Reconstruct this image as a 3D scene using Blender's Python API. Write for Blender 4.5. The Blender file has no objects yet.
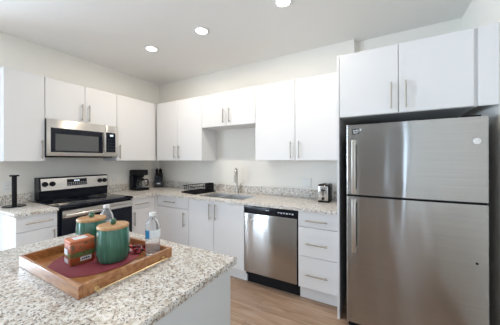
import bpy, bmesh, math, random
from mathutils import Vector, Matrix
random.seed(7)
S = bpy.context.scene
C = S.collection

# ------------------------------------------------------------------ camera
F, CX, CY = 229.44, 252.02, 159.70
YAW, ROLL = 0.5054, -0.0028
cd = bpy.data.cameras.new('camera'); cam = bpy.data.objects.new('camera', cd); C.objects.link(cam)
cd.sensor_fit = 'HORIZONTAL'; cd.sensor_width = 36.0; cd.lens = F / 500 * 36
cd.shift_x = -(CX - 250) / 500; cd.shift_y = (CY - 162.5) / 500
cd.clip_start = 0.02
fw = Vector((-math.sin(YAW), math.cos(YAW), 0)); rt = Vector((math.cos(YAW), math.sin(YAW), 0)); up = Vector((0, 0, 1))
cr, sr = math.cos(ROLL), math.sin(ROLL)
right = cr * rt + sr * up; cup = cr * up - sr * rt; back = -fw
m = Matrix((right, cup, back)).transposed().to_4x4(); m.translation = (3.4469, -2.7966, 1.3817)
cam.matrix_world = m
S.camera = cam

# ------------------------------------------------------------------ exposure, sky, daylight
S.view_settings.view_transform = 'Standard'; S.view_settings.look = 'None'
S.view_settings.gamma = 1.0; S.view_settings.use_curve_mapping = False
S.view_settings.exposure = -0.05
w = bpy.data.worlds.new('sky'); S.world = w; w.use_nodes = True
w.node_tree.nodes['Background'].inputs[0].default_value = (0.62, 0.80, 1.0, 1)
w.node_tree.nodes['Background'].inputs[1].default_value = 2.0
try:
    S.cycles.max_bounces = 10; S.cycles.diffuse_bounces = 6; S.cycles.transmission_bounces = 10
    S.cycles.sample_clamp_indirect = 6.0; S.cycles.use_denoising = True
except Exception:
    pass

def area(name, loc, rot, sx, sy, power, col, shape='RECTANGLE'):
    l = bpy.data.lights.new(name, 'AREA'); l.shape = shape; l.size = sx; l.size_y = sy
    l.energy = power; l.color = col
    o = bpy.data.objects.new(name, l); C.objects.link(o); o.location = loc; o.rotation_euler = rot
    return o
PI = math.pi
DAY = (0.70, 0.85, 1.0)
# daylight coming in at the living-room windows behind the camera
area('daylight_patio_door', (-1.05, -6.56, 1.20), (PI / 2 + 0.30, 0, 0), 1.3, 2.15, 95, DAY)
area('daylight_rear_window', (3.86, -6.56, 1.30), (PI / 2, 0, 0), 0.30, 1.9, 4.5, DAY)
area('daylight_side_window', (-2.46, -4.30, 1.50), (PI / 2 + 0.45, 0, -PI / 2), 2.4, 1.55, 300, DAY)

# ------------------------------------------------------------------ mesh helpers
class MB:
    def __init__(s): s.bm = bmesh.new()
    def _tag(s, verts, M):
        if M is not None: bmesh.ops.transform(s.bm, matrix=M, verts=verts)
    def box(s, x0, y0, z0, x1, y1, z1, bev=0.0, seg=2, M=None, skip=None):
        vs = [s.bm.verts.new((x, y, z)) for x in (x0, x1) for y in (y0, y1) for z in (z0, z1)]
        q = [(0, 1, 3, 2), (4, 6, 7, 5), (0, 4, 5, 1), (2, 3, 7, 6), (0, 2, 6, 4), (1, 5, 7, 3)]
        fs = [s.bm.faces.new([vs[i] for i in f]) for f in q]
        out = vs
        if bev > 0:
            es = list({e for f in fs for e in f.edges})
            r = bmesh.ops.bevel(s.bm, geom=es, offset=bev, segments=seg, profile=0.5, affect='EDGES', clamp_overlap=True)
            out = list({v for f in r['faces'] for v in f.verts} | {v for v in vs if v.is_valid})
        s._tag(out, M); return s
    def lathe(s, prof, c=(0, 0, 0), n=32, M=None, loop=False):
        rings = []
        allv = []
        for r, z in prof:
            if r < 1e-6:
                v = s.bm.verts.new((c[0], c[1], c[2] + z)); rings.append([v]); allv.append(v)
            else:
                ring = [s.bm.verts.new((c[0] + r * math.cos(2 * PI * i / n), c[1] + r * math.sin(2 * PI * i / n), c[2] + z)) for i in range(n)]
                rings.append(ring); allv += ring
        for a, b in list(zip(rings, rings[1:])) + ([(rings[-1], rings[0])] if loop else []):
            if len(a) == 1 and len(b) == 1: continue
            if len(a) == 1:
                for i in range(n): s.bm.faces.new((a[0], b[(i + 1) % n], b[i]))
            elif len(b) == 1:
                for i in range(n): s.bm.faces.new((a[i], a[(i + 1) % n], b[0]))
            else:
                for i in range(n): s.bm.faces.new((a[i], a[(i + 1) % n], b[(i + 1) % n], b[i]))
        for ring, flip in () if loop else ((rings[0], True), (rings[-1], False)):
            if len(ring) > 1: s.bm.faces.new(ring[::-1] if flip else ring)
        s._tag(allv, M); return s
    def tube(s, pts, r, n=12, M=None, closed=False):
        P = [Vector(p) for p in pts]; rings = []; N = len(P)
        nrm = None; allv = []
        for i, p in enumerate(P):
            if closed: t = (P[(i + 1) % N] - P[i - 1])
            else: t = P[min(i + 1, N - 1)] - P[max(i - 1, 0)]
            t.normalize()
            if nrm is None:
                a = Vector((0, 0, 1)) if abs(t.z) < 0.9 else Vector((1, 0, 0))
                nrm = t.cross(a).normalized()
            else:
                nrm = (nrm - t * nrm.dot(t)).normalized()
            b = t.cross(nrm)
            rr = r[i] if isinstance(r, (list, tuple)) else r
            ring = [s.bm.verts.new(p + rr * (math.cos(2 * PI * k / n) * nrm + math.sin(2 * PI * k / n) * b)) for k in range(n)]
            rings.append(ring); allv += ring
        pr = list(zip(rings, rings[1:])) + ([(rings[-1], rings[0])] if closed else [])
        for a, b in pr:
            for k in range(n): s.bm.faces.new((a[k], a[(k + 1) % n], b[(k + 1) % n], b[k]))
        if not closed:
            s.bm.faces.new(rings[0][::-1]); s.bm.faces.new(rings[-1])
        s._tag(allv, M); return s
    def prism(s, poly, z0, z1, bev=0.0, M=None):
        lo = [s.bm.verts.new((x, y, z0)) for x, y in poly]; hi = [s.bm.verts.new((x, y, z1)) for x, y in poly]
        n = len(poly); fs = [s.bm.faces.new(lo[::-1]), s.bm.faces.new(hi)]
        for i in range(n): fs.append(s.bm.faces.new((lo[i], lo[(i + 1) % n], hi[(i + 1) % n], hi[i])))
        out = lo + hi
        if bev > 0:
            es = list(set(fs[0].edges) | set(fs[1].edges))
            r = bmesh.ops.bevel(s.bm, geom=es, offset=bev, segments=2, profile=0.5, affect='EDGES', clamp_overlap=True)
            out = list({v for f in r['faces'] for v in f.verts} | {v for v in out if v.is_valid})
        s._tag(out, M); return s
    def cells(s, xs, ys, z0, z1, filled):
        V = {}
        def v(i, j, k):
            if (i, j, k) not in V: V[(i, j, k)] = s.bm.verts.new((xs[i], ys[j], (z0, z1)[k]))
            return V[(i, j, k)]
        nx, ny = len(xs) - 1, len(ys) - 1
        def on(i, j): return 0 <= i < nx and 0 <= j < ny and filled(0.5 * (xs[i] + xs[i + 1]), 0.5 * (ys[j] + ys[j + 1]))
        for i in range(nx):
            for j in range(ny):
                if not on(i, j): continue
                s.bm.faces.new((v(i, j, 1), v(i + 1, j, 1), v(i + 1, j + 1, 1), v(i, j + 1, 1)))
                s.bm.faces.new((v(i, j, 0), v(i, j + 1, 0), v(i + 1, j + 1, 0), v(i + 1, j, 0)))
                if not on(i - 1, j): s.bm.faces.new((v(i, j, 0), v(i, j, 1), v(i, j + 1, 1), v(i, j + 1, 0)))
                if not on(i + 1, j): s.bm.faces.new((v(i + 1, j, 0), v(i + 1, j + 1, 0), v(i + 1, j + 1, 1), v(i + 1, j, 1)))
                if not on(i, j - 1): s.bm.faces.new((v(i, j, 0), v(i + 1, j, 0), v(i + 1, j, 1), v(i, j, 1)))
                if not on(i, j + 1): s.bm.faces.new((v(i, j + 1, 0), v(i, j + 1, 1), v(i + 1, j + 1, 1), v(i + 1, j + 1, 0)))
        return s
    def build(s, name, mat, parent=None, smooth=True, origin=None):
        bm = s.bm
        bmesh.ops.recalc_face_normals(bm, faces=bm.faces)
        off = Vector((0, 0, 0))
        p = parent
        while p is not None: off += Vector(p.location); p = p.parent
        if origin is not None: off += Vector(origin)
        bmesh.ops.translate(bm, vec=-off, verts=bm.verts)
        me = bpy.data.meshes.new(name); bm.to_mesh(me); bm.free()
        if smooth:
            me.polygons.foreach_set('use_smooth', [True] * len(me.polygons))
            me.set_sharp_from_angle(angle=math.radians(38))
        me.materials.append(mat)
        o = bpy.data.objects.new(name, me); C.objects.link(o)
        if parent is not None: o.parent = parent
        if origin is not None: o.location = origin
        return o

def tag(o, label=None, cat=None, group=None, kind=None):
    if label: o['label'] = label
    if cat: o['category'] = cat
    if group: o['group'] = group
    if kind: o['kind'] = kind
    return o
def thing(name, label, cat, loc=(0, 0, 0), group=None):
    o = bpy.data.objects.new(name, None); C.objects.link(o); o.location = loc; o.empty_display_size = 0.05
    return tag(o, label, cat, group)
def dup(root, loc, label=None, group=None, rotz=None):
    r = root.copy(); C.objects.link(r); r.location = loc
    if rotz is not None: r.rotation_euler = (0, 0, rotz)
    if label: r['label'] = label
    if group: r['group'] = group
    for ch in list(root.children):
        c = ch.copy(); C.objects.link(c); c.parent = r
        for g in list(ch.children):
            e = g.copy(); C.objects.link(e); e.parent = c
    return r
def struct(mb, name, mat, parent=None):
    o = mb.build(name, mat, parent)
    if parent is None: o['kind'] = 'structure'
    return o

# ------------------------------------------------------------------ materials
def mat(name, col=(0.8, 0.8, 0.8), rough=0.5, metal=0.0, spec=0.5, coat=0.0, trans=0.0, ior=1.45, emis=None, estr=0.0):
    m = bpy.data.materials.new(name); m.use_nodes = True
    b = m.node_tree.nodes['Principled BSDF']
    b.inputs['Base Color'].default_value = (*col, 1); b.inputs['Roughness'].default_value = rough
    b.inputs['Metallic'].default_value = metal; b.inputs['Specular IOR Level'].default_value = spec
    b.inputs['Coat Weight'].default_value = coat; b.inputs['Coat Roughness'].default_value = 0.08
    b.inputs['Transmission Weight'].default_value = trans; b.inputs['IOR'].default_value = ior
    if emis: b.inputs['Emission Color'].default_value = (*emis, 1); b.inputs['Emission Strength'].default_value = estr
    return m
def nd(m, t, **kw):
    n = m.node_tree.nodes.new(t)
    for k, v in kw.items(): setattr(n, k, v)
    return n
def lk(m, a, b): m.node_tree.links.new(a, b)
def ramp(m, stops, interp='LINEAR'):
    r = nd(m, 'ShaderNodeValToRGB'); cr_ = r.color_ramp; cr_.interpolation = interp
    while len(cr_.elements) < len(stops): cr_.elements.new(0.5)
    for e, (p, c) in zip(cr_.elements, stops): e.position = p; e.color = (*c, 1) if len(c) == 3 else c
    return r
def coords(m, scale=(1, 1, 1), kind='Object', rot=(0, 0, 0)):
    t = nd(m, 'ShaderNodeTexCoord'); mp = nd(m, 'ShaderNodeMapping')
    mp.inputs['Scale'].default_value = scale; mp.inputs['Rotation'].default_value = rot
    lk(m, t.outputs[kind], mp.inputs['Vector']); return mp.outputs['Vector']
def noise(m, vec, scale, detail=2.0, rough=0.5, dist=0.0):
    n = nd(m, 'ShaderNodeTexNoise'); n.inputs['Scale'].default_value = scale; n.inputs['Detail'].default_value = detail
    n.inputs['Roughness'].default_value = rough; n.inputs['Distortion'].default_value = dist
    lk(m, vec, n.inputs['Vector']); return n.outputs['Fac']
def mixc(m, fac, a, b, mode='MIX'):
    x = nd(m, 'ShaderNodeMix', data_type='RGBA', blend_type=mode)
    for inp, v in ((x.inputs[0], fac), (x.inputs[6], a), (x.inputs[7], b)):
        if hasattr(v, 'links'): lk(m, v, inp)
        elif isinstance(v, tuple): inp.default_value = (*v, 1)
        else: inp.default_value = v
    return x.outputs[2]
def bsdf(m): return m.node_tree.nodes['Principled BSDF']
def bump(m, h, strength=0.1, dist=0.01):
    b = nd(m, 'ShaderNodeBump'); b.inputs['Strength'].default_value = strength; b.inputs['Distance'].default_value = dist
    lk(m, h, b.inputs['Height']); lk(m, b.outputs['Normal'], bsdf(m).inputs['Normal'])

def wall_paint(name, col):
    m = mat(name, col, 0.75, spec=0.25)
    bump(m, noise(m, coords(m), 180, 3), 0.06, 0.004); return m
M_wall = wall_paint('wall_paint', (0.86, 0.84, 0.795))
M_rear = wall_paint('taupe_wall_paint', (0.31, 0.285, 0.265))
M_ceil = wall_paint('ceiling_paint', (0.84, 0.84, 0.825))
M_trim = mat('white_trim', (0.82, 0.82, 0.82), 0.4)
M_cab = mat('white_cabinet', (0.77, 0.77, 0.78), 0.38, spec=0.4)
M_cabin = mat('cabinet_carcass', (0.72, 0.72, 0.735), 0.5)
M_island = mat('island_panel', (0.66, 0.68, 0.69), 0.5)

def granite(name):
    m = mat(name, rough=0.30, spec=0.45)
    v = coords(m)
    big = noise(m, v, 42, 3, 0.6)
    r0 = ramp(m, [(0.33, (0.44, 0.36, 0.29)), (0.46, (0.68, 0.635, 0.575)), (0.58, (0.81, 0.79, 0.765))]); lk(m, big, r0.inputs[0])
    n1 = noise(m, v, 110, 3.0, 0.65)
    r1 = ramp(m, [(0.55, (0, 0, 0)), (0.61, (1, 1, 1))]); lk(m, n1, r1.inputs[0])
    c1 = mixc(m, r1.outputs[0], r0.outputs[0], (0.25, 0.205, 0.175))
    v2 = nd(m, 'ShaderNodeVectorMath', operation='ADD'); v2.inputs[1].default_value = (7.3, 2.1, 4.7); lk(m, v, v2.inputs[0])
    n2 = noise(m, v2.outputs[0], 100, 3.0, 0.65)
    r2 = ramp(m, [(0.58, (0, 0, 0)), (0.615, (1, 1, 1))]); lk(m, n2, r2.inputs[0])
    c2 = mixc(m, r2.outputs[0], c1, (0.04, 0.036, 0.036))
    v3 = nd(m, 'ShaderNodeVectorMath', operation='ADD'); v3.inputs[1].default_value = (1.9, 8.8, 3.2); lk(m, v, v3.inputs[0])
    n3 = noise(m, v3.outputs[0], 70, 2.0, 0.6)
    r3 = ramp(m, [(0.58, (0, 0, 0)), (0.64, (1, 1, 1))]); lk(m, n3, r3.inputs[0])
    c3 = mixc(m, r3.outputs[0], c2, (0.86, 0.85, 0.83))
    lk(m, c3, bsdf(m).inputs['Base Color']); return m
M_gran = granite('speckled_granite')

def planks():
    m = mat('oak_planks', rough=0.38, spec=0.4)
    v = coords(m)
    b = nd(m, 'ShaderNodeTexBrick'); b.offset = 0.37; b.squash = 1.0
    for k, x in (('Scale', 1.0), ('Mortar Size', 0.0016), ('Mortar Smooth', 0.2), ('Bias', 0.0), ('Brick Width', 1.22), ('Row Height', 0.18)): b.inputs[k].default_value = x
    b.inputs['Color1'].default_value = (0, 0, 0, 1); b.inputs['Color2'].default_value = (1, 1, 1, 1); b.inputs['Mortar'].default_value = (0.5, 0.5, 0.5, 1)
    lk(m, v, b.inputs['Vector'])
    vv = nd(m, 'ShaderNodeVectorMath', operation='MULTIPLY_ADD'); lk(m, b.outputs['Color'], vv.inputs[0]); vv.inputs[1].default_value = (9, 5, 3)
    mp = coords(m, (1.6, 17, 1)); lk(m, mp, vv.inputs[2])
    g = noise(m, vv.outputs[0], 1.6, 5, 0.6, 0.8)
    r = ramp(m, [(0.28, (0.27, 0.17, 0.115)), (0.5, (0.40, 0.27, 0.19)), (0.72, (0.51, 0.375, 0.28))]); lk(m, g, r.inputs[0])
    tone = ramp(m, [(0, (0.86, 0.86, 0.86)), (1, (1.12, 1.1, 1.08))]); lk(m, b.outputs['Color'], tone.inputs[0])
    c = mixc(m, 1.0, r.outputs[0], tone.outputs[0], 'MULTIPLY')
    c = mixc(m, b.outputs['Fac'], c, (0.2, 0.13, 0.09))
    lk(m, c, bsdf(m).inputs['Base Color']); return m
M_floor = planks()

def wood(name, lo, mid, hi, scale=(3, 40, 40), rough=0.4, coat=0.0):
    m = mat(name, rough=rough, spec=0.5, coat=coat)
    g = noise(m, coords(m, scale), 1.2, 4, 0.6, 1.2)
    r = ramp(m, [(0.3, lo), (0.5, mid), (0.72, hi)]); lk(m, g, r.inputs[0]); lk(m, r.outputs[0], bsdf(m).inputs['Base Color']); return m
M_tray = wood('acacia_wood', (0.25, 0.085, 0.025), (0.42, 0.17, 0.055), (0.54, 0.28, 0.12), (4, 30, 30), 0.3, 1.0)
M_lid = wood('acacia_lid', (0.36, 0.18, 0.08), (0.54, 0.30, 0.14), (0.66, 0.42, 0.22), (5, 45, 5))

def steel(name, col=(0.46, 0.46, 0.455), rough=0.18, aniso=0.95, wave=0.0):
    m = mat(name, col, rough, metal=1.0)
    b = bsdf(m); b.inputs['Anisotropic'].default_value = aniso; b.inputs['Anisotropic Rotation'].default_value = 0.25
    t = nd(m, 'ShaderNodeTangent', direction_type='RADIAL', axis='Z'); lk(m, t.outputs[0], b.inputs['Tangent'])
    g = noise(m, coords(m, (2, 2, 260)), 1.0, 3, 0.6)
    r = ramp(m, [(0.3, tuple(c * 0.93 for c in col)), (0.7, tuple(min(1, c * 1.06) for c in col))]); lk(m, g, r.inputs[0])
    lk(m, r.outputs[0], b.inputs['Base Color'])
    if wave > 0: bump(m, noise(m, coords(m, (3.2, 3.2, 0.7)), 1.5, 1, 0.4), wave, 0.05)
    return m
M_steel = steel('brushed_stainless', wave=0.2)
M_steel2 = steel('brushed_stainless_trim', (0.66, 0.63, 0.59), 0.28, 0.6)
M_nickel = mat('brushed_nickel', (0.45, 0.415, 0.37), 0.34, metal=1.0)
M_chrome = mat('polished_chrome', (0.66, 0.65, 0.64), 0.18, metal=1.0)
M_sink = mat('satin_sink_steel', (0.74, 0.75, 0.77), 0.38, metal=1.0)
M_faucet = mat('faucet_nickel', (0.52, 0.49, 0.45), 0.25, metal=1.0)
M_brass = mat('brushed_brass', (0.80, 0.66, 0.40), 0.3, metal=1.0)
M_black = mat('black_enamel', (0.007, 0.009, 0.016), 0.22, spec=0.35)
M_blackp = mat('black_plastic', (0.008, 0.008, 0.010), 0.42, spec=0.25)
M_blackm = mat('matte_black', (0.008, 0.008, 0.010), 0.6, spec=0.25)
M_bglass = mat('black_glass', (0.004, 0.006, 0.014), 0.06, spec=0.35)
M_gglass = mat('grey_window_mesh', (0.10, 0.105, 0.105), 0.25)
M_grey = mat('charcoal_side', (0.045, 0.047, 0.052), 0.45)
M_white = mat('white_plastic', (0.80, 0.80, 0.79), 0.35)
M_print = mat('white_print', (0.75, 0.77, 0.80), 0.5)
M_dark = mat('dark_print', (0.03, 0.03, 0.035), 0.5)
M_badge = mat('silver_badge', (0.78, 0.78, 0.78), 0.25, metal=0.6)
M_maroon = mat('maroon_felt', (0.26, 0.042, 0.060), 0.7)
M_led = mat('lit_digits', (0.1, 0.1, 0.1), 0.5, emis=(0.75, 0.88, 1.0), estr=1.2)
M_lamp = mat('lamp_lens', (1, 1, 1), 0.5, emis=(1.0, 0.95, 0.87), estr=14.0)

# ------------------------------------------------------------------ the room
ZC = 2.725
WX = 4.14          # right wall
struct(MB().box(-2.6, -6.7, -0.06, WX + 0.12, 0.20, 0.0), 'floor', M_floor)
struct(MB().box(-2.6, -6.7, ZC, WX + 0.12, 0.20, ZC + 0.1), 'ceiling', M_ceil)
struct(MB().box(-0.12, 0.0, 0.0, 3.21, 0.20, ZC).box(3.21, 0.08, 0.0, WX + 0.12, 0.20, ZC), 'wall_back', M_wall)
struct(MB().box(-0.12, -2.35, 0.0, 0.0, 0.0, ZC), 'wall_left', M_wall)
struct(MB().box(WX, -6.6, 0.0, WX + 0.12, 0.08, ZC), 'wall_right', M_wall)
def holed_wall(name, u0, u1, holes, place):
    us = sorted({u0, u1} | {h[0] for h in holes} | {h[1] for h in holes}); zs = sorted({0.0, ZC} | {h[2] for h in holes} | {h[3] for h in holes})
    b = MB()
    for a, c in zip(us, us[1:]):
        for z0, z1 in zip(zs, zs[1:]):
            uc, zc_ = (a + c) / 2, (z0 + z1) / 2
            if any(h[0] < uc < h[1] and h[2] < zc_ < h[3] for h in holes): continue
            place(b, a, c, z0, z1)
    struct(b, name, M_rear)
holed_wall('wall_rear', -2.6, WX + 0.12, [(-1.75, -0.35, 0.08, 2.32), (3.68, 4.04, 0.30, 2.30)], lambda b, a, c, z0, z1: b.box(a, -6.7, z0, c, -6.6, z1))
holed_wall('wall_side', -6.6, -2.35, [(-5.55, -3.05, 0.70, 2.30)], lambda b, a, c, z0, z1: b.box(-2.6, a, z0, -2.5, c, z1))
struct(MB().box(-2.6, -2.35, 0, -0.12, -2.23, ZC), 'wall_return', M_wall)
def window(name, u0, u1, z0, z1, nm, axis, off):
    b = MB(); t = 0.05
    bars = [(u0, u0 + t, z0, z1), (u1 - t, u1, z0, z1), (u0 + t, u1 - t, z0, z0 + t), (u0 + t, u1 - t, z1 - t, z1)]
    for k in range(1, nm):
        uc = u0 + (u1 - u0) * k / nm; bars.append((uc - t / 2, uc + t / 2, z0 + t, z1 - t))
    for a, c, p, q in bars:
        if axis == 'x': b.box(a, off, p, c, off + 0.05, q)
        else: b.box(off, a, p, off + 0.05, c, q)
    struct(b, name, M_trim)
window('window_1', -1.75, -0.35, 0.08, 2.32, 2, 'x', -6.65)
window('window_2', 3.68, 4.04, 0.30, 2.30, 1, 'x', -6.65)
window('window_3', -5.55, -3.05, 0.70, 2.30, 2, 'y', -2.55)

# ------------------------------------------------------------------ bar pulls, cabinets
def pull(b, p, axis, length, out, r=0.0062, stand=0.030):
    """bar pull centred at p on a face whose outward direction is out; axis is the bar direction"""
    p = Vector(p); a = Vector(axis); o = Vector(out)
    c = p + o * stand
    b.tube([c - a * length / 2, c + a * length / 2], r, 10)
    for s in (-1, 1):
        q = p + a * s * (length / 2 - 0.022)
        b.tube([q + o * 0.0005, q + o * stand], r * 0.8, 8)
    return b
OUT = {'A': Vector((1, 0, 0)), 'B': Vector((0, -1, 0))}
ALONG = {'A': Vector((0, 1, 0)), 'B': Vector((1, 0, 0))}
def slab(run, u0, u1, z0, z1, face, th=0.019):
    g = 0.0022; b = MB()
    if run == 'A': b.box(face - th, u0 + g, z0 + g, face, u1 - g, z1 - g, 0.0015, 1)
    else: b.box(u0 + g, -face, z0 + g, u1 - g, -face + th, z1 - g, 0.0015, 1)
    return b
def at(run, u, z, face): return (face, u, z) if run == 'A' else (u, -face, z)
def bodybox(b, run, u0, u1, z0, z1, d0, d1):
    if run == 'A': b.box(d0, u0, z0, d1, u1, z1)
    else: b.box(u0, -d1, z0, u1, -d0, z1)
    return b
UF = 0.329           # front plane of wall cabinets
BF = {'A': 0.66, 'B': 0.60}
def cabinet(run, name, label, u0, u1, z0, z1, face, fronts, toe=False, back=0.003):
    loc = at(run, (u0 + u1) / 2, 0 if toe else z0, (face if run == 'A' else face) / 2)
    t = thing(name, label, 'cabinet', loc)
    b = MB(); bodybox(b, run, u0 + 0.0008, u1 - 0.0008, z0, z1, back, face - 0.0195)
    b.build('carcass', M_cab, t)
    if toe:
        b = MB(); bodybox(b, run, u0 + 0.0008, u1 - 0.0008, 0.0, z0 - 0.0005, back + 0.02, face - 0.07); b.build('toe_kick', M_cab, t)
    for f in fronts:
        kind, a, c, p, q, hd = f
        d = slab(run, a, c, p, q, face).build(kind, M_cab, t)
        if hd:
            hu, hz, ln, vert = hd
            pull(MB(), at(run, hu, hz, face), (0, 0, 1) if vert else ALONG[run], ln, OUT[run]).build('handle', M_nickel, d)
    return t

ZB, ZT, ZO = 1.372, 2.277, 1.827
# wall cabinets, left run
cabinet('A', 'wall_cabinet', 'white single-door wall cabinet at the left end, left of the microwave', -2.034, -1.724, ZB, ZT, UF,
        [('door', -2.034, -1.724, ZB, ZT, (-1.753, 1.495, 0.20, True))])
cabinet('A', 'wall_cabinet', 'short white two-door wall cabinet directly above the microwave', -1.723, -0.958, 1.829, ZT, UF,
        [('door', -1.723, -1.341, 1.829, ZT, (-1.378, 1.950, 0.20, True)), ('door', -1.341, -0.958, 1.829, ZT, (-1.303, 1.950, 0.20, True))])
t = cabinet('A', 'wall_cabinet', 'white single-door wall cabinet between the microwave and the corner', -0.957, -0.335, ZB, ZT, UF,
        [('door', -0.957, -0.368, ZB, ZT, (-0.925, 1.495, 0.19, True))])
MB().box(0.30, -0.3665, ZB, 0.322, -0.336, ZT).build('filler_strip', M_cab, t)
# wall cabinets, back run
t = cabinet('B', 'wall_cabinet', 'tall white two-door wall cabinet in the corner left of the sink', 0.335, 1.281, ZB, ZT, UF,
        [('door', 0.362, 0.800, ZB, ZT, (0.757, 1.500, 0.19, True)), ('door', 0.800, 1.281, ZB, ZT, (0.845, 1.500, 0.19, True))])
MB().box(0.336, -0.3215, ZB, 0.3605, -0.3105, ZT).build('filler_strip', M_cab, t)
cabinet('B', 'wall_cabinet', 'short white two-door wall cabinet hung high above the sink', 1.282, 2.126, ZO, ZT, UF,
        [('door', 1.282, 1.703, ZO, ZT, (1.657, 1.960, 0.19, True)), ('door', 1.703, 2.126, ZO, ZT, (1.750, 1.960, 0.19, True))])
cabinet('B', 'wall_cabinet', 'tall white two-door wall cabinet above the dishwasher and toaster', 2.127, 3.126, ZB, ZT, UF,
        [('door', 2.127, 2.630, ZB, ZT, (2.582, 1.490, 0.19, True)), ('door', 2.630, 3.126, ZB, ZT, (2.676, 1.490, 0.19, True))])
# refrigerator surround
PX0, PX1 = 3.128, 3.147
o = MB().box(PX0, -0.698, 0.0, PX1, -0.003, ZT, 0.001, 1).build('refrigerator_side_panel', M_cab, origin=(3.1375, -0.35, 0))
tag(o, 'tall white end panel standing between the drawers and the refrigerator', 'panel')
ZF = 1.742
t = cabinet('B', 'refrigerator_cabinet', 'wide deep white two-door cabinet above the refrigerator', 3.149, 4.017, ZF, ZT, 0.70,
        [('door', 3.149, 3.579, ZF, ZT, (3.531, 1.876, 0.205, True)), ('door', 3.579, 4.017, ZF, ZT, (3.626, 1.876, 0.205, True))])
MB().box(4.018, -0.683, ZF, 4.036, -0.02, ZT).box(4.036, -0.698, ZF, 4.138, -0.678, ZT).build('filler_strip', M_cab, t)

# base cabinets
ZK, ZU, ZS = 0.135, 0.883, 0.737
cabinet('A', 'base_cabinet', 'white base cabinet at the left end of the run, left of the range', -2.042, -1.742, ZK, ZU, BF['A'],
        [('drawer', -2.042, -1.742, ZS, ZU, (-1.885, 0.810, 0.20, False)), ('door', -2.042, -1.742, ZK, ZS, (-1.777, 0.620, 0.19, True))], toe=True)
cabinet('A', 'base_cabinet', 'narrow white base cabinet between the range and the corner', -0.966, -0.700, ZK, ZU, BF['A'],
        [('drawer', -0.966, -0.700, ZS, ZU, (-0.833, 0.800, 0.20, False)), ('door', -0.966, -0.700, ZK, ZS, (-0.936, 0.620, 0.18, True))], toe=True)
t = cabinet('B', 'base_cabinet', 'white corner base cabinet below the dish rack, left of the sink doors', 0.665, 1.289, ZK, ZU, BF['B'],
        [('drawer', 0.690, 1.289, ZS, ZU, (0.958, 0.812, 0.21, False)), ('door', 0.690, 1.289, ZK, ZS, (1.220, 0.603, 0.19, True))], toe=True)
MB().box(0.62, -0.699, ZK, 0.656, -0.6205, ZU).box(0.62, -0.6205, ZK, 0.689, -0.590, ZU).build('filler_strip', M_cab, t)
MB().box(0.02, -0.699, ZK, 0.6, -0.02, ZU).build('blind_corner_box', M_cabin, t)
# sink base is open on top so that the bowls hang inside
t = thing('sink_base_cabinet', 'white two-door base cabinet under the sink, left of the dishwasher', 'cabinet', (1.705, -0.3, 0))
MB().box(1.2905, -0.58, ZK, 1.306, -0.003, ZU).box(2.112, -0.58, ZK, 2.1275, -0.003, ZU).box(1.306, -0.58, ZK, 2.112, -0.003, ZK + 0.018) \
    .box(1.306, -0.02, ZK + 0.018, 2.112, -0.003, ZU).box(1.306, -0.58, ZU - 0.03, 2.112, -0.565, ZU).build('carcass', M_cab, t)
MB().box(1.2905, -0.53, 0, 2.1275, -0.05, ZK - 0.0005).build('toe_kick', M_cab, t)
for a, c, h in ((1.290, 1.695, 1.650), (1.695, 2.128, 1.737)):
    d = slab('B', a, c, ZK, ZU, 0.60).build('door', M_cab, t)
    pull(MB(), (h, -0.60, 0.755), (0, 0, 1), 0.195, OUT['B']).build('handle', M_nickel, d)
t = thing('drawer_cabinet', 'white three-drawer base cabinet right of the dishwasher', 'cabinet', (2.935, -0.3, 0))
MB().box(2.7475, -0.5805, ZK, 3.1265, -0.003, ZU).build('carcass', M_cab, t)
MB().box(2.7475, -0.53, 0, 3.1265, -0.05, ZK - 0.0005).build('toe_kick', M_cab, t)
for p, q, hz in ((0.727, ZU, 0.795), (0.442, 0.727, 0.573), (ZK, 0.442, 0.276)):
    d = slab('B', 2.7475, 3.1265, p, q, 0.60).build('drawer', M_cab, t)
    pull(MB(), (2.930, -0.60, hz), (1, 0, 0), 0.205, OUT['B']).build('handle', M_nickel, d)

# ------------------------------------------------------------------ worktops
ZW0, ZW = 0.884, 0.914
t = thing('granite_worktop', 'short speckled granite worktop at the left end, holding the paper towel holder', 'worktop', (0.35, -1.9, ZW0))
MB().box(0.003, -2.060, ZW0, 0.69, -1.741, ZW, 0.003, 2).build('slab', M_gran, t)
MB().box(0.003, -2.060, ZW + 0.0003, 0.023, -1.741, 1.016, 0.002, 1).build('backsplash', M_gran, t)
t = thing('granite_worktop', 'long speckled granite worktop running around the corner with the sink set in it', 'worktop', (1.6, -0.3, ZW0))
SK = (1.375, 2.065, -0.520, -0.150)
xs = [0.003, 0.69, SK[0], SK[1], 3.1265]; ys = [-0.966, -0.63, SK[2], SK[3], -0.003]
MB().cells(xs, ys, ZW0, ZW, lambda x, y: (y > -0.63 or x < 0.69) and not (SK[0] < x < SK[1] and SK[2] < y < SK[3])).build('slab', M_gran, t)
MB().box(0.003, -0.966, ZW + 0.0003, 0.023, -0.003, 1.016, 0.002, 1).box(0.023, -0.023, ZW + 0.0003, 3.1265, -0.003, 1.016, 0.002, 1).build('backsplash', M_gran, t)

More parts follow.
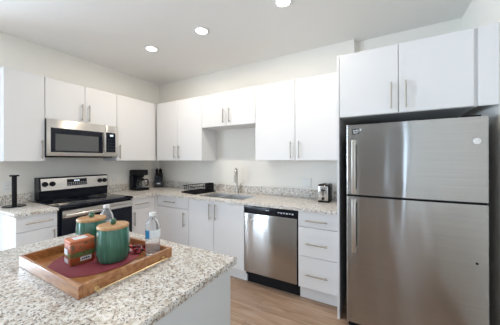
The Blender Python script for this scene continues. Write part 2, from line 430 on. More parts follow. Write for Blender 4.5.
# sink
t = thing('kitchen_sink', 'stainless double-bowl sink let into the back worktop', 'sink', (1.72, -0.335, 0.70))
def bowl(x0, x1, y0, y1, z1, dep):
    th = 0.003; b = MB(); zf = z1 - dep
    b.box(x0, y0, zf, x1, y1, zf + th); b.box(x0, y0, zf + th, x0 + th, y1, z1); b.box(x1 - th, y0, zf + th, x1, y1, z1)
    b.box(x0 + th, y0, zf + th, x1 - th, y0 + th, z1); b.box(x0 + th, y1 - th, zf + th, x1 - th, y1, z1); return b
bowl(1.377, 1.640, -0.518, -0.152, 0.902, 0.19).build('bowl', M_sink, t)
bowl(1.660, 2.063, -0.518, -0.152, 0.902, 0.20).build('bowl', M_sink, t)
MB().box(1.6402, -0.518, 0.880, 1.6598, -0.152, 0.903, 0.003, 2).build('divider', M_sink, t)
for x in (1.51, 1.86):
    MB().lathe([(0.040, 0), (0.044, 0.002), (0.036, 0.004), (0.02, 0.003), (0, 0.003)], (x, -0.33, 0.706 if x > 1.6 else 0.716), 20).build('drain', M_chrome, t)

# faucet
fx, fy = 1.705, -0.085
t = thing('kitchen_faucet', 'tall brushed metal pull-down faucet standing behind the sink', 'faucet', (fx, fy, ZW))
MB().lathe([(0.028, 0.0), (0.028, 0.006), (0.022, 0.012), (0.019, 0.03), (0.019, 0.10), (0.014, 0.108), (0, 0.108)], (fx, fy, ZW + 0.0003), 24).build('base', M_faucet, t)
arc = [(fx, fy, ZW + 0.10), (fx, fy, ZW + 0.28)]
for k in range(1, 13):
    a = PI * k / 12; arc.append((fx + 0.022 * (1 - math.cos(a)), fy - 0.056 + 0.056 * math.cos(a), ZW + 0.28 + 0.065 * math.sin(a)))
arc.append((fx + 0.044, fy - 0.112, ZW + 0.262))
MB().tube(arc, 0.0125, 14).build('gooseneck_spout', M_faucet, t)
MB().lathe([(0.011, 0.262), (0.016, 0.255), (0.018, 0.19), (0.019, 0.165), (0.015, 0.160), (0, 0.160)][::-1], (fx + 0.044, fy - 0.112, ZW), 20).build('spray_head', M_faucet, t)
MB().tube([(fx + 0.018, fy, ZW + 0.065), (fx + 0.050, fy, ZW + 0.065)], 0.014, 14).tube([(fx + 0.045, fy, ZW + 0.068), (fx + 0.062, fy - 0.012, ZW + 0.105), (fx + 0.070, fy - 0.02, ZW + 0.140)], [0.008, 0.0065, 0.0055], 10).build('lever_handle', M_nickel, t)

# ------------------------------------------------------------------ kitchen island
IX0, IX1, IY1, IY0 = 1.735, 2.850, -1.870, -3.60
t = thing('kitchen_island', 'pale grey panelled island base under the near granite top', 'kitchen island', (2.29, -2.7, 0))
MB().box(IX0 + 0.03, IY0 + 0.03, 0.0, IX1 - 0.014, IY1 - 0.035, ZW0 - 0.001, 0.001, 1).build('base_panel', M_island, t)
MB().box(IX0 + 0.02, IY0 + 0.02, 0.0, IX0 + 0.0295, IY1 - 0.035, 0.09).build('base_trim', M_island, t)
o = MB().box(IX0, IY0, ZW0, IX1, IY1, ZW, 0.003, 2).build('island_worktop', M_gran, origin=((IX0 + IX1) / 2, (IY0 + IY1) / 2, ZW0))
tag(o, 'large speckled granite island worktop in the foreground carrying the wooden tray', 'worktop')

# ------------------------------------------------------------------ range
RY0, RY1 = -1.736, -0.972
rm = (RY0 + RY1) / 2
t = thing('electric_range', 'freestanding black and stainless electric range below the microwave', 'range', (0.35, rm, 0))
MB().box(0.03, RY0, 0.03, 0.655, RY1, 0.893).build('body', M_black, t)
MB().box(0.02, RY0 - 0.001, 0.8935, 0.700, RY1 + 0.001, 0.921, 0.006, 2).build('cooktop', M_bglass, t)
for cx_, cy_, r in ((0.24, rm - 0.19, 0.075), (0.24, rm + 0.19, 0.095), (0.50, rm - 0.19, 0.105), (0.50, rm + 0.19, 0.075)):
    ringpts = [(cx_ + r * math.cos(2 * PI * k / 40), cy_ + r * math.sin(2 * PI * k / 40), 0.9212) for k in range(40)]
    MB().tube(ringpts, 0.0012, 6, closed=True).build('burner_ring', M_gglass, t)
# back console: sloped face
def console(y0, y1, poly):   # poly in (x, z)
    b = MB(); n = len(poly)
    lo = [b.bm.verts.new((x, y0, z)) for x, z in poly]; hi = [b.bm.verts.new((x, y1, z)) for x, z in poly]
    b.bm.faces.new(lo); b.bm.faces.new(hi[::-1])
    for i in range(n): b.bm.faces.new((lo[i], hi[i], hi[(i + 1) % n], lo[(i + 1) % n]))
    return b
con = console(RY0 + 0.024, RY1, [(0.015, 0.922), (0.125, 0.922), (0.132, 1.02), (0.148, 1.03), (0.128, 1.172), (0.115, 1.184), (0.015, 1.184)]).build('console', M_black, t)
def on_con(z): return 0.148 - 0.020 * (z - 1.03) / 0.145
def conface(y0, y1, z0, z1, o0, o1):
    return console(y0, y1, [(on_con(z0) + o0, z0), (on_con(z0) + o1, z0), (on_con(z1) + o1, z1), (on_con(z1) + o0, z1)])
conface(RY0 + 0.040, RY1 - 0.006, 1.036, 1.170, 0.0003, 0.003).build('console_face', M_steel2, con)
dsp = conface(-1.450, -1.235, 1.072, 1.152, 0.0032, 0.005).build('display', M_blackp, con)
dig = conface(-1.375, -1.358, 1.122, 1.140, 0.0052, 0.0058)
dig.build('clock_digit', M_led, con)
conface(-1.352, -1.338, 1.122, 1.140, 0.0052, 0.0058).build('clock_digit', M_led, con)
conface(-1.332, -1.318, 1.122, 1.140, 0.0052, 0.0058).build('clock_digit', M_led, con)
for i in range(9):
    for zz in (1.085, 1.103):
        y = -1.437 + i * 0.023
        conface(y, y + 0.011, zz, zz + 0.006, 0.0052, 0.0056).build('button', M_print, con)
tilt = math.atan2(0.020, 0.145)
for yy in (-1.660, -1.592, -1.080, -1.018):
    z = 1.108; Mx = Matrix.Translation((on_con(z) + 0.0032, yy, z)) @ Matrix.Rotation(PI / 2 - tilt, 4, 'Y')
    kb = MB().lathe([(0.0285, 0), (0.0285, 0.006), (0.023, 0.010), (0.021, 0.030), (0.017, 0.034), (0, 0.034)], n=24, M=Mx)
    kb.box(-0.022, -0.0035, 0.0335, 0.022, 0.0035, 0.040, 0.001, 1, M=Mx).build('knob', M_blackp, con)
# oven door, handle, drawer
d = MB().box(0.657, RY0 + 0.020, 0.245, 0.690, RY1 - 0.004, 0.878, 0.004, 2).build('oven_door', M_bglass, t)
MB().box(0.6905, RY0 + 0.024, 0.800, 0.694, RY1 - 0.007, 0.872, 0.001, 1).build('top_band', M_steel2, d)
MB().box(0.6905, RY0 + 0.11, 0.38, 0.692, RY1 - 0.11, 0.70, 0.0005, 1).build('oven_window', M_bglass, d)
b = MB().box(0.720, RY0 + 0.035, 0.806, 0.742, RY1 - 0.018, 0.842, 0.008, 3)
for yy in (RY0 + 0.07, RY1 - 0.055): b.box(0.6945, yy - 0.012, 0.812, 0.722, yy + 0.012, 0.836, 0.004, 2)
b.build('handle', M_steel2, d)
MB().box(0.657, RY0 + 0.010, 0.075, 0.690, RY1 - 0.004, 0.235, 0.004, 2).build('storage_drawer', M_black, t)
for xx in (0.09, 0.6):
    for yy in (RY0 + 0.05, RY1 - 0.05): MB().lathe([(0.018, 0), (0.018, 0.0298)], (xx, yy, 0.0), 12).build('levelling_foot', M_blackp, t)

# ------------------------------------------------------------------ microwave
MY0, MY1, MZ0, MZ1 = -1.722, -0.960, 1.415, 1.827
t = thing('microwave_oven', 'stainless over-the-range microwave hung under the short left wall cabinet', 'microwave', (0.19, -1.341, MZ0))
MB().box(0.003, MY0, MZ0 + 0.012, 0.345, MY1, MZ1).build('body', M_grey, t)
MB().box(0.03, MY0 + 0.06, MZ0, 0.33, MY1 - 0.06, MZ0 + 0.0118).build('bottom_vent', M_blackm, t)
d = MB().box(0.346, MY0, MZ0 + 0.014, 0.371, -1.122, MZ1, 0.004, 2).build('door', M_steel2, t)
wn = MB().box(0.3713, -1.690, 1.470, 0.3725, -1.162, 1.735, 0.0005, 1).build('door_glass', M_bglass, d)
MB().box(0.3727, -1.650, 1.488, 0.3735, -1.212, 1.672).build('window_mesh', M_gglass, d)
MB().box(0.374, -1.152, 1.482, 0.398, -1.132, 1.742, 0.006, 3).box(0.3715, -1.150, 1.50, 0.376, -1.134, 1.53).box(0.3715, -1.150, 1.69, 0.376, -1.134, 1.72).build('handle', M_steel2, d)
cp = MB().box(0.346, -1.120, MZ0 + 0.014, 0.371, MY1, MZ1, 0.004, 2).build('control_panel', M_steel2, t)
kp = MB().box(0.3713, -1.122 + 0.004, 1.484, 0.3725, -1.000, 1.738, 0.0005, 1).build('keypad', M_bglass, cp)
MB().box(0.3727, -1.072, 1.690, 0.3733, -1.030, 1.714).build('clock_display', M_led, cp)
for i in range(4):
    for j in range(3): MB().box(0.3727, -1.098 + j * 0.034, 1.520 + i * 0.040, 0.3731, -1.082 + j * 0.034, 1.527 + i * 0.040).build('button', M_grey, cp)

# ------------------------------------------------------------------ dishwasher
DX0, DX1 = 2.1325, 2.7435
t = thing('dishwasher', 'stainless dishwasher with black control strip below the back worktop', 'dishwasher', (2.438, -0.3, 0))
MB().box(DX0, -0.565, 0.10, DX1, -0.02, 0.878).build('tub', M_blackm, t)
d = MB().box(DX0 + 0.002, -0.606, 0.145, DX1 - 0.010, -0.566, 0.795, 0.006, 3).build('door', M_steel, t)
c = MB().box(DX0 + 0.002, -0.604, 0.797, DX1 - 0.010, -0.566, 0.874, 0.004, 2).build('control_strip', M_black, t)
b = MB().box(2.290, -0.6055, 0.806, 2.505, -0.6042, 0.830, 0.0005, 1); b.build('pocket_handle', M_blackm, c)
for k in range(6): MB().box(2.535 + k * 0.030, -0.6046, 0.832 - 0.004 * (k % 2), 2.552 + k * 0.030, -0.6041, 0.842).build('button', M_print, c)
for k in range(2): MB().box(2.395 + k * 0.022, -0.6046, 0.842, 2.412 + k * 0.022, -0.6041, 0.848).build('strip_print', M_print, c)
MB().box(DX0 + 0.004, -0.53, 0.001, DX1 - 0.004, -0.05, 0.099).build('toe_kick', M_blackm, t)
def ring(b, c, r, tr, M, n=28):
    b.tube([(c[0] + r * math.cos(2 * PI * k / n), c[1] + r * math.sin(2 * PI * k / n), c[2]) for k in range(n)], tr, 6, M=M, closed=True)
def badge(x, y, z, r, parent, mat_disc, mat_mark):
    Mx = Matrix.Translation((x, y, z)) @ Matrix.Rotation(PI / 2, 4, 'X')
    o = MB().lathe([(r, 0), (r, 0.0015), (r * 0.92, 0.0022), (0, 0.0022)], n=28, M=Mx).build('round_badge', mat_disc, parent)
    b = MB(); ring(b, (0, 0, 0.0023), r * 0.80, r * 0.045, Mx)
    g = [(-0.12 + 0.26 * math.cos(a), 0.05 + 0.34 * math.sin(a)) for a in [math.radians(40 + 28 * k) for k in range(12)]]
    e = [(0.28 + 0.17 * math.cos(a), s_ * 0.17 + 0.17 * math.sin(a)) for s_ in (1, -1) for a in [math.radians(60 + 30 * k) for k in range(8)]]
    for pts in (g, e): b.tube([(r * p[0] * 0.95, r * p[1] * 0.95, 0.0024) for p in pts], r * 0.045, 6, M=Mx)
    b.build('monogram', mat_mark, parent); return o
badge(2.232, -0.6062, 0.722, 0.020, d, M_white, M_dark)

# ------------------------------------------------------------------ refrigerator
FX0, FX1 = 3.212, 4.064
t = thing('refrigerator', 'tall stainless top-freezer refrigerator at the right', 'refrigerator', (3.632, -0.39, 0))
MB().box(FX0 + 0.004, -0.725, 0.055, FX1 - 0.004, -0.03, 1.640, 0.004, 2).build('body', M_grey, t)
def bowed(x0, x1, z0, z1, yb, yf, bow=0.012, n=24, er=0.014):
    b = MB(); pts = [(x0, yb)]
    for k in range(5): a = PI * k / 8; pts.append((x0 + er - er * math.cos(a), yf + er - er * math.sin(a)))
    for k in range(1, n): s_ = k / n; pts.append((x0 + er + (x1 - x0 - 2 * er) * s_, yf - bow * math.sin(PI * s_)))
    for k in range(4, -1, -1): a = PI * k / 8; pts.append((x1 - er + er * math.cos(a), yf + er - er * math.sin(a)))
    pts.append((x1, yb)); b.prism(pts, z0, z1); return b
fd = bowed(FX0, FX1, 1.100, 1.658, -0.727, -0.786).build('freezer_door', M_steel, t)
ld = bowed(FX0, FX1, 0.070, 1.084, -0.727, -0.786).build('refrigerator_door', M_steel, t)
MB().box(FX0 + 0.006, -0.765, 1.0845, FX1 - 0.006, -0.726, 1.0995).build('door_gasket', M_blackm, t)
def fhandle(z0, z1):
    b = MB(); x = 3.272; yf = -0.842; pts = []
    b.box(x - 0.015, yf, z0 + 0.012, x + 0.015, yf + 0.013, z1 - 0.012, 0.005, 3)
    for za, zb_ in ((z0, z0 + 0.035), (z1 - 0.035, z1)): b.box(x - 0.015, yf + 0.004, za, x + 0.015, -0.7885, zb_, 0.005, 3)
    return b
fhandle(1.108, 1.535).build('handle', M_steel2, fd)
fhandle(0.645, 1.072).build('handle', M_steel2, ld)
Mr = Matrix.Translation((3.302, -0.7898, 1.606)) @ Matrix.Rotation(math.radians(-7), 4, 'Y')
MB().box(-0.044, 0, -0.021, 0.044, 0.001, 0.021, M=Mr).build('sticker', M_dark, fd)
for x0, x1, z0, z1 in ((-0.036, -0.030, 0.003, 0.014), (-0.026, -0.019, 0.002, 0.012), (-0.015, -0.008, 0.003, 0.014), (-0.004, 0.003, 0.002, 0.013), (0.012, 0.040, 0.000, 0.016), (-0.036, 0.006, -0.007, -0.004), (-0.036, -0.004, -0.014, -0.011)):
    MB().box(x0, -0.0006, z0, x1, -0.0001, z1, M=Mr).build('sticker_print', M_print, fd)
badge(4.003, -0.7895, 1.498, 0.021, fd, M_badge, M_white)
MB().lathe([(0.007, 0), (0.007, 0.002), (0, 0.002)], n=16, M=Matrix.Translation((4.002, -0.7895, 0.702)) @ Matrix.Rotation(PI / 2, 4, 'X')).build('door_lock', M_blackp, ld)
MB().box(3.93, -0.77, 1.6585, 4.03, -0.64, 1.672, 0.004, 2).build('hinge_cover', M_blackp, t)
MB().box(FX0 + 0.01, -0.735, 0.008, FX1 - 0.01, -0.70, 0.062).build('toe_grille', M_blackm, t)
for xx in (FX0 + 0.06, FX1 - 0.06):
    for yy in (-0.65, -0.10): MB().lathe([(0.02, 0), (0.02, 0.0545)], (xx, yy, 0), 12).build('levelling_foot', M_blackp, t)

# ------------------------------------------------------------------ recessed ceiling lights
def downlight(x, y, label, group):
    t = thing('recessed_light', label, 'ceiling light', (x, y, ZC), group)
    MB().lathe([(0.058, -0.012), (0.062, -0.004), (0.082, -0.003), (0.086, -0.0005), (0.058, -0.0005)], (x, y, ZC), 36, loop=True).build('trim_ring', M_trim, t)
    MB().lathe([(0.0, -0.0015), (0.057, -0.0015), (0.057, -0.007), (0.0, -0.010)][::-1], (x, y, ZC), 36).build('lens', M_lamp, t)
    return t
LX = [(1.06, 'lit round recessed ceiling light, nearest the kitchen corner'), (1.842, 'lit round recessed ceiling light, middle one of the row'), (2.74, 'lit round recessed ceiling light at the top edge, nearest the refrigerator')]
d0 = downlight(LX[0][0], -0.968, LX[0][1], 'recessed lights in the ceiling')
for x, l in LX[1:]: dup(d0, (x, -0.968, ZC), l)
for x, _ in LX:
    area('downlight_beam', (x, -0.968, ZC - 0.016), (0, 0, 0), 0.11, 0.11, 7.5, (1.0, 0.88, 0.73), 'DISK')

# ------------------------------------------------------------------ wall outlets
t = thing('wall_outlet', 'white double outlet plate on the back wall left of the toaster', 'outlet', (2.672, 0, 1.098))
p = MB().box(2.614, -0.0065, 1.040, 2.730, -0.0005, 1.156, 0.002, 2).build('cover_plate', M_white, t)
for xx in (2.649, 2.695):
    so = MB().box(xx - 0.0165, -0.0085, 1.064, xx + 0.0165, -0.0068, 1.132, 0.001, 1).build('socket', M_white, p)
def outletA(y, z, label):
    t = thing('wall_outlet', label, 'outlet', (0, y, z))
    p = MB().box(0.0005, y - 0.036, z - 0.058, 0.0065, y + 0.036, z + 0.058, 0.002, 2).build('cover_plate', M_white, t)
    MB().box(0.0068, y - 0.0165, z - 0.034, 0.0085, y + 0.0165, z + 0.034, 0.001, 1).build('socket', M_white, p)
    for dz in (-0.019, 0.019):
        for dy in (-0.006, 0.006): MB().box(0.0086, y + dy - 0.001, z + dz - 0.006, 0.0088, y + dy + 0.001, z + dz + 0.006).build('slot', M_dark, p)
outletA(-0.800, 1.110, 'white outlet plate on the left wall between range and coffee maker')
outletA(-1.925, 1.098, 'white outlet plate on the left wall behind the paper towel holder')

# ------------------------------------------------------------------ worktop objects, back of the room
E = 0.0006
hx, hy = 0.225, -1.932
t = thing('paper_towel_holder', 'empty black upright paper towel holder on the short left worktop', 'paper towel holder', (hx, hy, ZW))
MB().lathe([(0.085, E), (0.089, 0.004), (0.089, 0.008), (0.085, 0.012), (0, 0.012)], (hx, hy, ZW), 40).build('base', M_black, t)
MB().lathe([(0.019, 0.0122), (0.019, 0.305), (0, 0.305)], (hx, hy, ZW), 24).build('post', M_blackm, t)
MB().lathe([(0.034, 0.3055), (0.036, 0.309), (0.036, 0.317), (0.033, 0.320), (0, 0.320)], (hx, hy, ZW), 28).build('top_cap', M_blackp, t)

# coffee maker facing +x
kx, ky = 0.165, -0.510
t = thing('coffee_maker', 'black drip coffee maker with glass carafe near the corner', 'coffee maker', (kx, ky, ZW))
MB().box(0.045, ky - 0.090, ZW + E, 0.285, ky + 0.090, ZW + 0.035, 0.010, 3).build('base', M_blackp, t)
MB().box(0.045, ky - 0.090, ZW + 0.0352, 0.120, ky + 0.090, ZW + 0.232, 0.008, 2).build('water_tank', M_black, t)
MB().box(0.045, ky - 0.090, ZW + 0.2325, 0.262, ky + 0.090, ZW + 0.315, 0.014, 3).build('brew_head', M_blackp, t)
MB().lathe([(0.045, 0.198), (0.052, 0.232)], (0.198, ky, ZW), 28).build('filter_basket', M_blackp, t)
M_glass = mat('clear_glass', (0.93, 0.95, 0.95), 0.02, trans=1.0, ior=1.35)
cf = MB().lathe([(0.05, 0.0362), (0.064, 0.042), (0.070, 0.075), (0.066, 0.115), (0.050, 0.150), (0.047, 0.160), (0.0455, 0.160), (0.0485, 0.149), (0.064, 0.114), (0.068, 0.075), (0.062, 0.044), (0.0, 0.040)], (0.200, ky, ZW), 32).build('carafe', M_glass, t)
MB().lathe([(0.049, 0.1605), (0.052, 0.164), (0.050, 0.182), (0.02, 0.188), (0, 0.188)], (0.200, ky, ZW), 28).lathe([(0.0515, 0.146), (0.054, 0.146), (0.052, 0.1600), (0.050, 0.1600)], (0.200, ky, ZW), 28, loop=True).build('carafe_lid', M_blackp, cf)
ang = math.radians(62); hd_ = Vector((math.cos(ang), math.sin(ang), 0)); c0 = Vector((0.200, ky, ZW))
MB().tube([c0 + hd_ * 0.052 + Vector((0, 0, 0.160)), c0 + hd_ * 0.085 + Vector((0, 0, 0.165)), c0 + hd_ * 0.104 + Vector((0, 0, 0.150)), c0 + hd_ * 0.106 + Vector((0, 0, 0.100)), c0 + hd_ * 0.092 + Vector((0, 0, 0.070)), c0 + hd_ * 0.073 + Vector((0, 0, 0.066))], [0.009, 0.0105, 0.011, 0.011, 0.010, 0.008], 10).build('carafe_handle', M_blackp, cf)

# knife block turned to the room
bx, by = 0.128, -0.115
fa = math.radians(-42)
Mk = Matrix.Translation((bx, by, ZW + E)) @ Matrix.Rotation(fa, 4, 'Z')     # local +x is the front
t = thing('knife_block', 'black knife block with small white label in the corner', 'knife block', (bx, by, ZW))
def side_prism(poly, y0, y1, M):
    b = MB(); lo = [b.bm.verts.new((x, y0, z)) for x, z in poly]; hi = [b.bm.verts.new((x, y1, z)) for x, z in poly]; n = len(poly)
    b.bm.faces.new(lo); b.bm.faces.new(hi[::-1])
    for i in range(n): b.bm.faces.new((lo[i], hi[i], hi[(i + 1) % n], lo[(i + 1) % n]))
    bmesh.ops.transform(b.bm, matrix=M, verts=b.bm.verts); return b
blk = side_prism([(-0.055, 0.0), (0.068, 0.0), (0.068, 0.115), (0.030, 0.195), (-0.055, 0.235)], -0.062, 0.062, Mk).build('block', M_black, t)
MB().box(0.0682, -0.030, 0.058, 0.0688, 0.026, 0.078, M=Mk).build('white_label', M_print, blk)
slope_dir = Vector((-0.085, 0, 0.040)).normalized(); nrm_k = Vector((0.040, 0, 0.085)).normalized()
kn = None
Mn = Mk @ Matrix.Translation((0.0, 0, 0.2095)) @ Matrix.Rotation(math.radians(25.2), 4, 'Y')
for i, (dy, dx) in enumerate(((-0.042, 0.010), (-0.014, 0.012), (0.014, 0.010), (0.042, 0.012), (-0.028, -0.028), (0.024, -0.030))):
    loc = Mn @ Vector((dx, dy, 0.0012))
    if kn is None:
        kn = thing('kitchen_knife', 'black-handled knife standing in the knife block', 'knife', tuple(loc), 'knives in the knife block')
        Ml = Matrix.Translation(loc) @ Matrix.Rotation(fa, 4, 'Z') @ Matrix.Rotation(math.radians(25.2), 4, 'Y')
        MB().box(-0.012, -0.0105, 0.010, 0.012, 0.0105, 0.112, 0.004, 2, M=Ml).build('handle', M_blackp, kn)
        MB().box(-0.0085, -0.005, 0.0, 0.0085, 0.005, 0.0098, 0.001, 1, M=Ml).build('bolster', M_nickel, kn)
    else: dup(kn, tuple(loc))

# dish rack
Md = Matrix.Translation((1.160, -0.262, ZW + E)) @ Matrix.Rotation(math.radians(-10), 4, 'Z')
t = thing('dish_rack', 'low black wire dish rack on a black drip tray left of the sink', 'dish rack', (1.160, -0.262, ZW))
MB().box(-0.160, -0.185, 0.0, 0.160, 0.185, 0.008, 0.003, 2, M=Md).box(-0.160, -0.185, 0.0082, 0.160, -0.177, 0.016, M=Md).box(-0.160, 0.177, 0.0082, 0.160, 0.185, 0.016, M=Md) \
    .box(-0.160, -0.176, 0.0082, -0.152, 0.176, 0.016, M=Md).box(0.152, -0.176, 0.0082, 0.160, 0.176, 0.016, M=Md).build('drip_tray', M_blackm, t)
b = MB()
def rrect(hx_, hy_, z, r=0.03, n=5):
    p = []
    for cx_, cy_, a0 in ((hx_ - r, hy_ - r, 0), (-hx_ + r, hy_ - r, 90), (-hx_ + r, -hy_ + r, 180), (hx_ - r, -hy_ + r, 270)):
        for k in range(n + 1): a = math.radians(a0 + 90 * k / n); p.append((cx_ + r * math.cos(a), cy_ + r * math.sin(a), z))
    return p
b.tube(rrect(0.150, 0.172, 0.100), 0.0048, 8, M=Md, closed=True); b.tube(rrect(0.148, 0.170, 0.055), 0.003, 6, M=Md, closed=True)
b.tube(rrect(0.142, 0.165, 0.020), 0.003, 8, M=Md, closed=True)
for k in range(9):
    y = -0.136 + k * 0.034
    b.tube([(-0.150, y, 0.100), (-0.142, y, 0.020), (0.142, y, 0.020), (0.150, y, 0.100)], 0.0024, 6, M=Md)
for x in (-0.10, -0.05, 0, 0.05, 0.10):
    b.tube([(x, -0.172, 0.100), (x, -0.165, 0.020), (x, 0.165, 0.020), (x, 0.172, 0.100)], 0.0024, 6, M=Md)
b.build('wire_frame', M_blackp, t)
b = MB()
for (x0, y0, x1, y1) in ((0.070, 0.06, 0.073, 0.16), (0.141, 0.06, 0.144, 0.16), (0.073, 0.06, 0.141, 0.063), (0.073, 0.157, 0.141, 0.16)): b.box(x0, y0, 0.022, x1, y1, 0.130, M=Md)
b.box(0.070, 0.06, 0.0185, 0.144, 0.16, 0.0218, M=Md); b.build('utensil_caddy', M_blackp, t)

# toaster, narrow end to the room
tx0, tx1, ty0, ty1 = 2.846, 2.988, -0.255, -0.035
t = thing('toaster', 'small stainless and black toaster on the right end of the back worktop', 'toaster', (2.927, -0.15, ZW))
sh = MB().box(tx0 + 0.006, ty0 + 0.014, ZW + 0.014, tx1 - 0.006, ty1 - 0.014, ZW + 0.197, 0.024, 4).build('shell', M_blackp, t)
MB().box(tx0 + 0.015, ty0, ZW + 0.022, tx1 - 0.020, ty0 + 0.0135, ZW + 0.180, 0.008, 3).build('end_panel', M_chrome, t)
MB().box(tx0 + 0.004, ty1 - 0.0135, ZW + 0.012, tx1 - 0.004, ty1, ZW + 0.184, 0.006, 3).build('end_panel', M_chrome, t)
MB().box(tx0 + 0.012, ty0 + 0.02, ZW + E, tx1 - 0.012, ty1 - 0.02, ZW + 0.0138).build('foot_plate', M_blackp, t)
xm = (tx0 + tx1) / 2
MB().box(xm - 0.005, ty0 - 0.0012, ZW + 0.075, xm + 0.005, ty0 - 0.0002, ZW + 0.150).build('lever_slot', M_dark, t)
MB().box(xm - 0.020, ty0 - 0.022, ZW + 0.132, xm + 0.020, ty0 - 0.0014, ZW + 0.148, 0.004, 2).build('lever', M_blackp, t)
MB().lathe([(0.016, 0), (0.014, 0.014), (0, 0.014)], n=20, M=Matrix.Translation((xm, ty0 - 0.0005, ZW + 0.045)) @ Matrix.Rotation(PI / 2, 4, 'X')).build('browning_knob', M_blackp, t)
MB().box(tx0 + 0.030, ty0 + 0.04, ZW + 0.1972, tx0 + 0.052, ty1 - 0.04, ZW + 0.1982).box(tx1 - 0.052, ty0 + 0.04, ZW + 0.1972, tx1 - 0.030, ty1 - 0.04, ZW + 0.1982).build('bread_slots', M_nickel, t)

# ------------------------------------------------------------------ tray and what stands on it
TX0, TX1, TY0, TY1 = 2.053, 2.571, -2.409, -2.014
Z0 = ZW + E
t = thing('serving_tray', 'rectangular wooden serving tray with brass handles on the island', 'tray', ((TX0 + TX1) / 2, (TY0 + TY1) / 2, ZW))
wl = 0.013; zt = 0.960
MB().box(TX0 + wl, TY0 + wl, Z0, TX1 - wl, TY1 - wl, Z0 + 0.010).build('base_board', M_tray, t)
MB().box(TX0, TY0, Z0, TX1, TY0 + wl - 0.0002, zt, 0.0015, 1).box(TX0, TY1 - wl + 0.0002, Z0, TX1, TY1, zt, 0.0015, 1) \
    .box(TX0, TY0 + wl, Z0, TX0 + wl - 0.0002, TY1 - wl, zt, 0.0015, 1).box(TX1 - wl + 0.0002, TY0 + wl, Z0, TX1, TY1 - wl, zt, 0.0015, 1).build('rim', M_tray, t)
for s_, xe in ((1, TX1), (-1, TX0)):
    b = MB(); xo = xe + s_ * 0.020; z = 0.928
    for yy in (TY0 + 0.055, TY1 - 0.055):
        b.tube([(xe + s_ * 0.0004, yy, z), (xe + s_ * 0.004, yy, z)], 0.009, 14); b.tube([(xe + s_ * 0.004, yy, z), (xo + s_ * 0.004, yy, z)], 0.0055, 10)
    b.tube([(xo, TY0 + 0.045, z), (xo, TY1 - 0.045, z)], 0.0026, 10); b.build('brass_handle', M_brass, t)
ZM = Z0 + 0.010 + 0.0006
mx, my, mr = 2.300, -2.208, 0.179
o = MB().lathe([(mr - 0.002, 0), (mr, 0.0015), (mr - 0.002, 0.003), (0, 0.003)], (mx, my, ZM), 64).build('placemat', M_maroon, origin=(mx, my, ZM))
tag(o, 'round maroon placemat lying in the wooden tray under the canisters', 'placemat')
ZP = ZM + 0.0036
# canisters
def glaze():
    m = mat('green_glaze', (0.05, 0.19, 0.13), 0.12, spec=0.6, coat=0.5)
    g = noise(m, coords(m, (34, 34, 3)), 1.0, 3, 0.6)
    r = ramp(m, [(0.35, (0.022, 0.095, 0.068)), (0.55, (0.05, 0.18, 0.128)), (0.75, (0.12, 0.31, 0.235))]); lk(m, g, r.inputs[0])  # pale vertical streaks painted into the glaze colour stand in for reflected highlights
    lk(m, r.outputs[0], bsdf(m).inputs['Base Color']); return m
M_glaze = glaze()
M_knob = mat('green_knob', (0.07, 0.16, 0.10), 0.35)
cx1, cy1 = 2.381, -2.185
t = thing('ceramic_canister', 'green glazed canister with wooden lid, nearer one beside the tin', 'canister', (cx1, cy1, ZP))
MB().lathe([(0.050, 0), (0.060, 0.004), (0.0655, 0.018), (0.0672, 0.042), (0.0665, 0.085), (0.064, 0.128), (0.0625, 0.146), (0, 0.146)], (cx1, cy1, ZP), 48).build('pot', M_glaze, t)
l = MB().lathe([(0.0620, 0.1464), (0.0640, 0.149), (0.0640, 0.156), (0.062, 0.159), (0, 0.159)], (cx1, cy1, ZP), 48).build('lid', M_lid, t)
MB().lathe([(0.006, 0.1592), (0.010, 0.162), (0.0128, 0.169), (0.0128, 0.175), (0.010, 0.182), (0.005, 0.185), (0, 0.1855)], (cx1, cy1, ZP), 24).build('knob', M_knob, l)
dup(t, (2.154, -2.164, ZP), 'green glazed canister with wooden lid, farther one behind the tin')

# tin box
def tin_mat():
    m = mat('printed_tin', rough=0.3, spec=0.5)
    tc = coords(m); sx = nd(m, 'ShaderNodeSeparateXYZ'); lk(m, tc, sx.inputs[0])
    r = ramp(m, [(0.0, (0.40, 0.075, 0.025)), (0.030, (0.40, 0.07, 0.03)), (0.033, (0.10, 0.17, 0.055)), (0.052, (0.12, 0.20, 0.07)), (0.055, (0.36, 0.055, 0.022)), (0.082, (0.52, 0.12, 0.04)), (0.088, (0.62, 0.22, 0.11))], 'LINEAR')
    sc_ = nd(m, 'ShaderNodeMath', operation='MULTIPLY'); sc_.inputs[1].default_value = 1.0; lk(m, sx.outputs[2], sc_.inputs[0]); lk(m, sc_.outputs[0], r.inputs[0])
    n = noise(m, coords(m, (60, 60, 60)), 1.0, 3, 0.6); rn = ramp(m, [(0.50, (0, 0, 0)), (0.60, (1, 1, 1))]); lk(m, n, rn.inputs[0])
    c = mixc(m, rn.outputs[0], r.outputs[0], (0.16, 0.085, 0.03)); lk(m, c, bsdf(m).inputs['Base Color']); return m
M_tin = tin_mat()
M_tinlid = mat('orange_tin_lid', (0.60, 0.19, 0.09), 0.3)
qx, qy = 2.266, -2.268
Mt = Matrix.Translation((qx, qy, ZP)) @ Matrix.Rotation(math.radians(-6), 4, 'Z')
t = thing('tin_box', 'red and orange printed tin box with white labels in front of the canisters', 'tin', (qx, qy, ZP))
hw, hl = 0.0415, 0.0465
def rpoly(a, b_, r=0.010, n=4): return [(p[0], p[1]) for p in rrect(a, b_, 0, r, n)]
tb = MB().prism(rpoly(hw, hl), 0.0, 0.090, 0.001, M=Mt).build('tin_body', M_tin, t)
ldt = MB().prism(rpoly(hw + 0.001, hl + 0.001), 0.0904, 0.104, 0.002, M=Mt).build('tin_lid', M_tinlid, t)
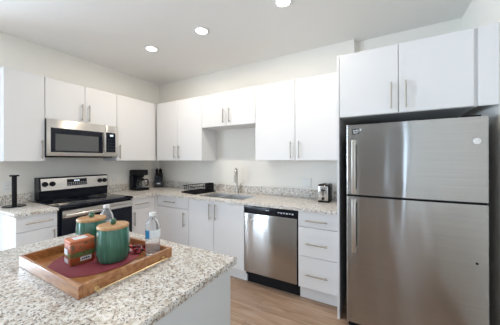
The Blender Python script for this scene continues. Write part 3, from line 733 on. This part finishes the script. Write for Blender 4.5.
MB().box(-0.022, -0.026, 0.1042, 0.022, 0.026, 0.1046, M=Mt).build('top_label', M_print, ldt)
fl = MB().box(hw + 0.0002, -0.012, 0.012, hw + 0.0007, 0.030, 0.030, M=Mt).build('front_label', M_print, tb)
b = MB()
for k, (y0, y1) in enumerate(((-0.006, -0.001), (0.001, 0.007), (0.009, 0.014), (0.016, 0.023))): b.box(hw + 0.0008, y0, 0.017 + 0.001 * (k % 2), hw + 0.0010, y1, 0.0235 + 0.0012 * (k % 3), M=Mt)
b.build('label_print', M_dark, tb)
MB().box(-0.030, -hl - 0.0007, 0.006, 0.012, -hl - 0.0002, 0.024, M=Mt).build('side_label', M_print, tb)
MB().box(-0.032, -hl - 0.0007, 0.040, 0.006, -hl - 0.0002, 0.066, M=Mt).build('side_label', M_print, tb)

# water bottles
M_pet = mat('clear_bottle_water', (0.95, 0.97, 1.0), 0.06, trans=0.82, ior=1.14)
M_blue = mat('blue_label', (0.04, 0.30, 0.62), 0.4)
M_lab = mat('clear_white_label', (0.78, 0.82, 0.86), 0.4)
wx, wy = 2.498, -2.066
WB = Z0 + 0.0106
t = thing('water_bottle', 'clear plastic water bottle with blue label at the right end of the tray', 'bottle', (wx, wy, WB))
prof = [(0.022, 0), (0.030, 0.002), (0.033, 0.010)]
for k in range(5): z = 0.018 + k * 0.013; prof += [(0.0335, z), (0.0315, z + 0.0065)]
prof += [(0.0335, 0.085), (0.0335, 0.130), (0.0325, 0.140), (0.028, 0.158), (0.020, 0.174), (0.0135, 0.182), (0.0125, 0.186), (0.0125, 0.189), (0, 0.189)]
MB().lathe(prof, (wx, wy, WB), 40).build('bottle_body', M_pet, t)
MB().lathe([(0.0145, 0.1893), (0.0148, 0.191), (0.0148, 0.203), (0.0135, 0.2055), (0, 0.2055)], (wx, wy, WB), 28).build('cap', M_white, t)
def wrap(a0, a1, z0, z1, r=0.0339, th=0.0003, n=14):
    b = MB(); pts = [(r * math.cos(math.radians(a0 + (a1 - a0) * k / n)), r * math.sin(math.radians(a0 + (a1 - a0) * k / n))) for k in range(n + 1)]
    pts += [((r + th) * math.cos(math.radians(a0 + (a1 - a0) * k / n)), (r + th) * math.sin(math.radians(a0 + (a1 - a0) * k / n))) for k in range(n, -1, -1)]
    b.prism(pts, WB + z0, WB + z1); bmesh.ops.translate(b.bm, vec=(wx, wy, 0), verts=b.bm.verts); return b
wrap(-105, -62, 0.090, 0.128).build('blue_label', M_blue, t)
wrap(-61, 60, 0.090, 0.128).build('pale_label', M_lab, t)
dup(t, (2.109, -2.066, WB), 'clear plastic water bottle half hidden behind the two green canisters')

# wrapped sweets
def candy_mat():
    m = mat('printed_wrapper', rough=0.25, spec=0.6)
    n = noise(m, coords(m, (70, 70, 70)), 1.0, 2, 0.5)
    r = ramp(m, [(0.0, (0.02, 0.015, 0.02)), (0.42, (0.03, 0.015, 0.02)), (0.46, (0.50, 0.02, 0.03)), (0.58, (0.55, 0.03, 0.04)), (0.62, (0.75, 0.68, 0.70))], 'CONSTANT'); lk(m, n, r.inputs[0])
    lk(m, r.outputs[0], bsdf(m).inputs['Base Color']); return m
M_candy = candy_mat()
def candy(x, y, rz, rr, label):
    Mc = Matrix.Translation((x, y, ZP + 0.0122)) @ Matrix.Rotation(rz, 4, 'Z') @ Matrix.Rotation(PI / 2, 4, 'Y') @ Matrix.Scale(1.3, 4)
    t = thing('wrapped_candy', label, 'candy', (x, y, ZP))
    MB().lathe([(0.003, -0.018), (0.008, -0.014), (0.0093, -0.006), (0.0093, 0.006), (0.008, 0.014), (0.003, 0.018)], n=16, M=Mc).build('sweet', M_candy, t)
    for s_ in (-1, 1):
        MB().lathe([(0.0028, s_ * 0.0182), (0.0075, s_ * 0.028), (0.0088, s_ * 0.031), (0.0078, s_ * 0.031), (0.0022, s_ * 0.0186)], n=12, M=Mc).build('twisted_end', M_candy, t)
candy(2.418, -2.085, math.radians(35), 0, 'red and white wrapped candy on the mat, outermost toward the bottle')
candy(2.372, -2.062, math.radians(20), 0, 'red and black wrapped candy on the mat, far one behind the near canister')
